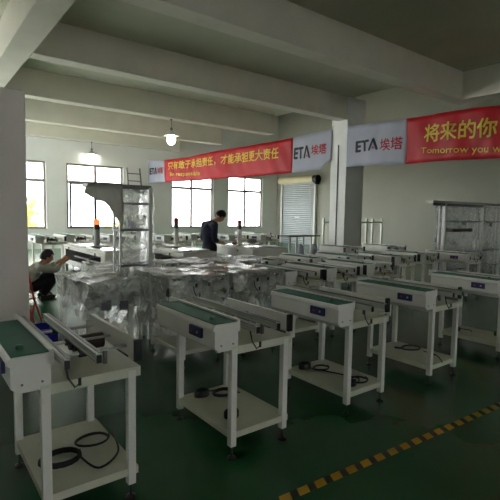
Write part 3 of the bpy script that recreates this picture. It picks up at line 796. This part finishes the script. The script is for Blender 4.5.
def person(loc, label, J, fwd_head, up_head, shirt, sleeve):
    """J: joint dictionary in local coords"""
    t = thing('person', loc, label, 'person')
    T = lambda k: tuple(J[k])
    chains = [[(T('pelvis'), .10), (T('waist'), .095), (T('chest'), .11), (T('upper'), .085), (T('neck'), .052), (T('skull'), .06)]]
    fing = []
    for sd in ('L', 'R'):
        chains += [[(T('upper'), .07), (T('sh'+sd), .048), (T('el'+sd), .036), (T('wr'+sd), .03)]]
        chains += [[(T('pelvis'), .10), (T('hip'+sd), .075), (T('kn'+sd), .048), (T('an'+sd), .038), (T('to'+sd), .034)]]
        d = Vector(J['hd'+sd]); p = Vector(J['wr'+sd])+d*.075
        s = Vector((0, 0, 1)).cross(d).normalized()*(1 if sd == 'L' else -1)
        pc, fs = hand_chains(J['wr'+sd], p, d, s, (0, 0, -1)); chains += pc; fing += fs
    me = skin_mesh(chains)
    bm = bmesh.new(); bm.from_mesh(me)
    for f in fing: bm.from_mesh(skin_mesh([f], .004, 2))
    W = head_bm(bm, J['head'], fwd_head, up_head)
    bm.to_mesh(me); bm.free(); mesh_obj(me, 'body', M['skin'], t)
    face_detail(W, t); hair_obj(J['head'], fwd_head, up_head, t)
    # shirt
    def lerp(a, b, k): return tuple(Vector(J[a]).lerp(Vector(J[b]), k))
    sc = [[(lerp('pelvis', 'waist', -.1), .135), (T('waist'), .118), (T('chest'), .13), (lerp('chest', 'upper', .7), .105), (lerp('upper', 'neck', .45), .068)]]
    def side(k, a, f): v = Vector(J[k])+(Vector(J[a+'L'])-Vector(J[a+'R']))*f; return tuple(v)
    sc.append([(side('chest', 'sh', .16), .105), (side('chest', 'sh', -.16), .105)])
    sc.append([(side('waist', 'hip', .25), .10), (side('waist', 'hip', -.25), .10)])
    sc.append([(side('pelvis', 'hip', .3), .112), (side('pelvis', 'hip', -.3), .112)])
    for sd in ('L', 'R'):
        c = [(T('upper'), .085), (T('sh'+sd), .074), (T('el'+sd), .056)]
        if sleeve == 'long': c.append((lerp('el'+sd, 'wr'+sd, .85), .042))
        elif sleeve == 'elbow': c.append((lerp('el'+sd, 'wr'+sd, .3), .052))
        sc.append(c)
    mesh_obj(skin_mesh(sc), 'shirt', M[shirt], t)
    pc = []
    for sd in ('L', 'R'):
        pc.append([(T('pelvis'), .115), (T('hip'+sd), .105), (T('kn'+sd), .072), (lerp('kn'+sd, 'an'+sd, .93), .056)])
    pc.append([(T('pelvis'), .128), (lerp('pelvis', 'waist', .5), .112)])
    mesh_obj(skin_mesh(pc), 'trousers', M['darkcloth'], t)
    for sd in ('L', 'R'):
        a = Vector(J['an'+sd]); b = Vector(J['to'+sd]); d = (b-a); d.z = 0; d.normalize(); base = Vector((a.x, a.y, 0))
        m = MB(); g = bmesh.ops.create_icosphere(m.bm, subdivisions=3, radius=1)
        s = Vector((-d.y, d.x, 0))
        for v in g['verts']:
            x, y, z = v.co; zz = max(z, -.55)
            v.co = base+d*(x*.14+.075)+s*y*.05*(1+.15*x)+Vector((0, 0, .032+zz*.058*(1-.25*x)))
        m.build('shoe', M['shoe'], t, smooth=True)
    return t
# crouching man at machine A (faces +x)
J = dict(pelvis=(-.16, 0, .24), waist=(-.17, 0, .37), chest=(-.12, 0, .49), upper=(-.05, 0, .575), neck=(.03, 0, .64), skull=(.085, 0, .70), head=(.115, 0, .745),
         shL=(-.03, .17, .57), shR=(-.03, -.17, .56), elL=(.22, .19, .55), elR=(.20, -.18, .52), wrL=(.42, .13, .68), wrR=(.40, -.08, .665),
         hdL=(.7, -.2, .6), hdR=(.75, .1, .6), hipL=(-.13, .1, .24), hipR=(-.13, -.1, .24), knL=(.23, .17, .42), knR=(.22, -.16, .40),
         anL=(.03, .16, .085), anR=(.02, -.15, .085), toL=(.17, .17, .045), toR=(.16, -.16, .045))
person((1.93, 8.8, 0), 'person in grey shirt and dark trousers squatting and reaching into a white machine', J, (.93, 0, -.25), (.2, 0, 1), 'grey', 'elbow')
# standing man between the machines (faces +x, head bowed)
J = dict(pelvis=(0, 0, .92), waist=(-.03, 0, 1.05), chest=(-.04, 0, 1.22), upper=(.02, 0, 1.37), neck=(.14, 0, 1.44), skull=(.22, 0, 1.50), head=(.265, 0, 1.53),
         shL=(.0, .19, 1.36), shR=(.0, -.19, 1.36), elL=(-.02, .24, 1.08), elR=(-.03, -.24, 1.07), wrL=(.20, .12, 1.0), wrR=(.19, -.13, .99),
         hdL=(.9, -.2, -.1), hdR=(.9, .2, -.1), hipL=(.0, .1, .9), hipR=(.0, -.1, .9), knL=(.04, .12, .49), knR=(.03, -.11, .49),
         anL=(-.02, .12, .09), anR=(0, -.12, .09), toL=(.12, .13, .045), toR=(.14, -.13, .045))
person((5.02, 7.95, 0), 'person in dark navy shirt standing with bowed head between two machines, hands working in front', J, (.75, 0, -.66), (.66, 0, .75), 'navycloth', 'elbow')

# ------------------------------------------------------------------ world, camera, view
w = bpy.data.worlds.new('World'); S.world = w; w.use_nodes = True
nt = w.node_tree; bg = nt.nodes['Background']
bg.inputs['Color'].default_value = (.985, .98, .985, 1); bg.inputs['Strength'].default_value = 9.0
cam = bpy.data.cameras.new('Camera'); co = bpy.data.objects.new('Camera', cam); COL.objects.link(co)
cam.sensor_width = 36; cam.sensor_fit = 'HORIZONTAL'; cam.lens = 450/500*36; cam.clip_end = 200
R = Matrix(((.79469497, .03501045, -.6059985), (-.60676934, .07386757, -.79143828), (.01705503, .99665333, .07994545)))
q = R.to_quaternion(); q.normalize()
co.matrix_world = Matrix.Translation((0, 0, 1.6)) @ q.to_matrix().to_4x4()
S.camera = co
S.view_settings.view_transform = 'Standard'; S.view_settings.look = 'None'; S.view_settings.gamma = 1
S.view_settings.use_curve_mapping = False; S.view_settings.exposure = 0.3
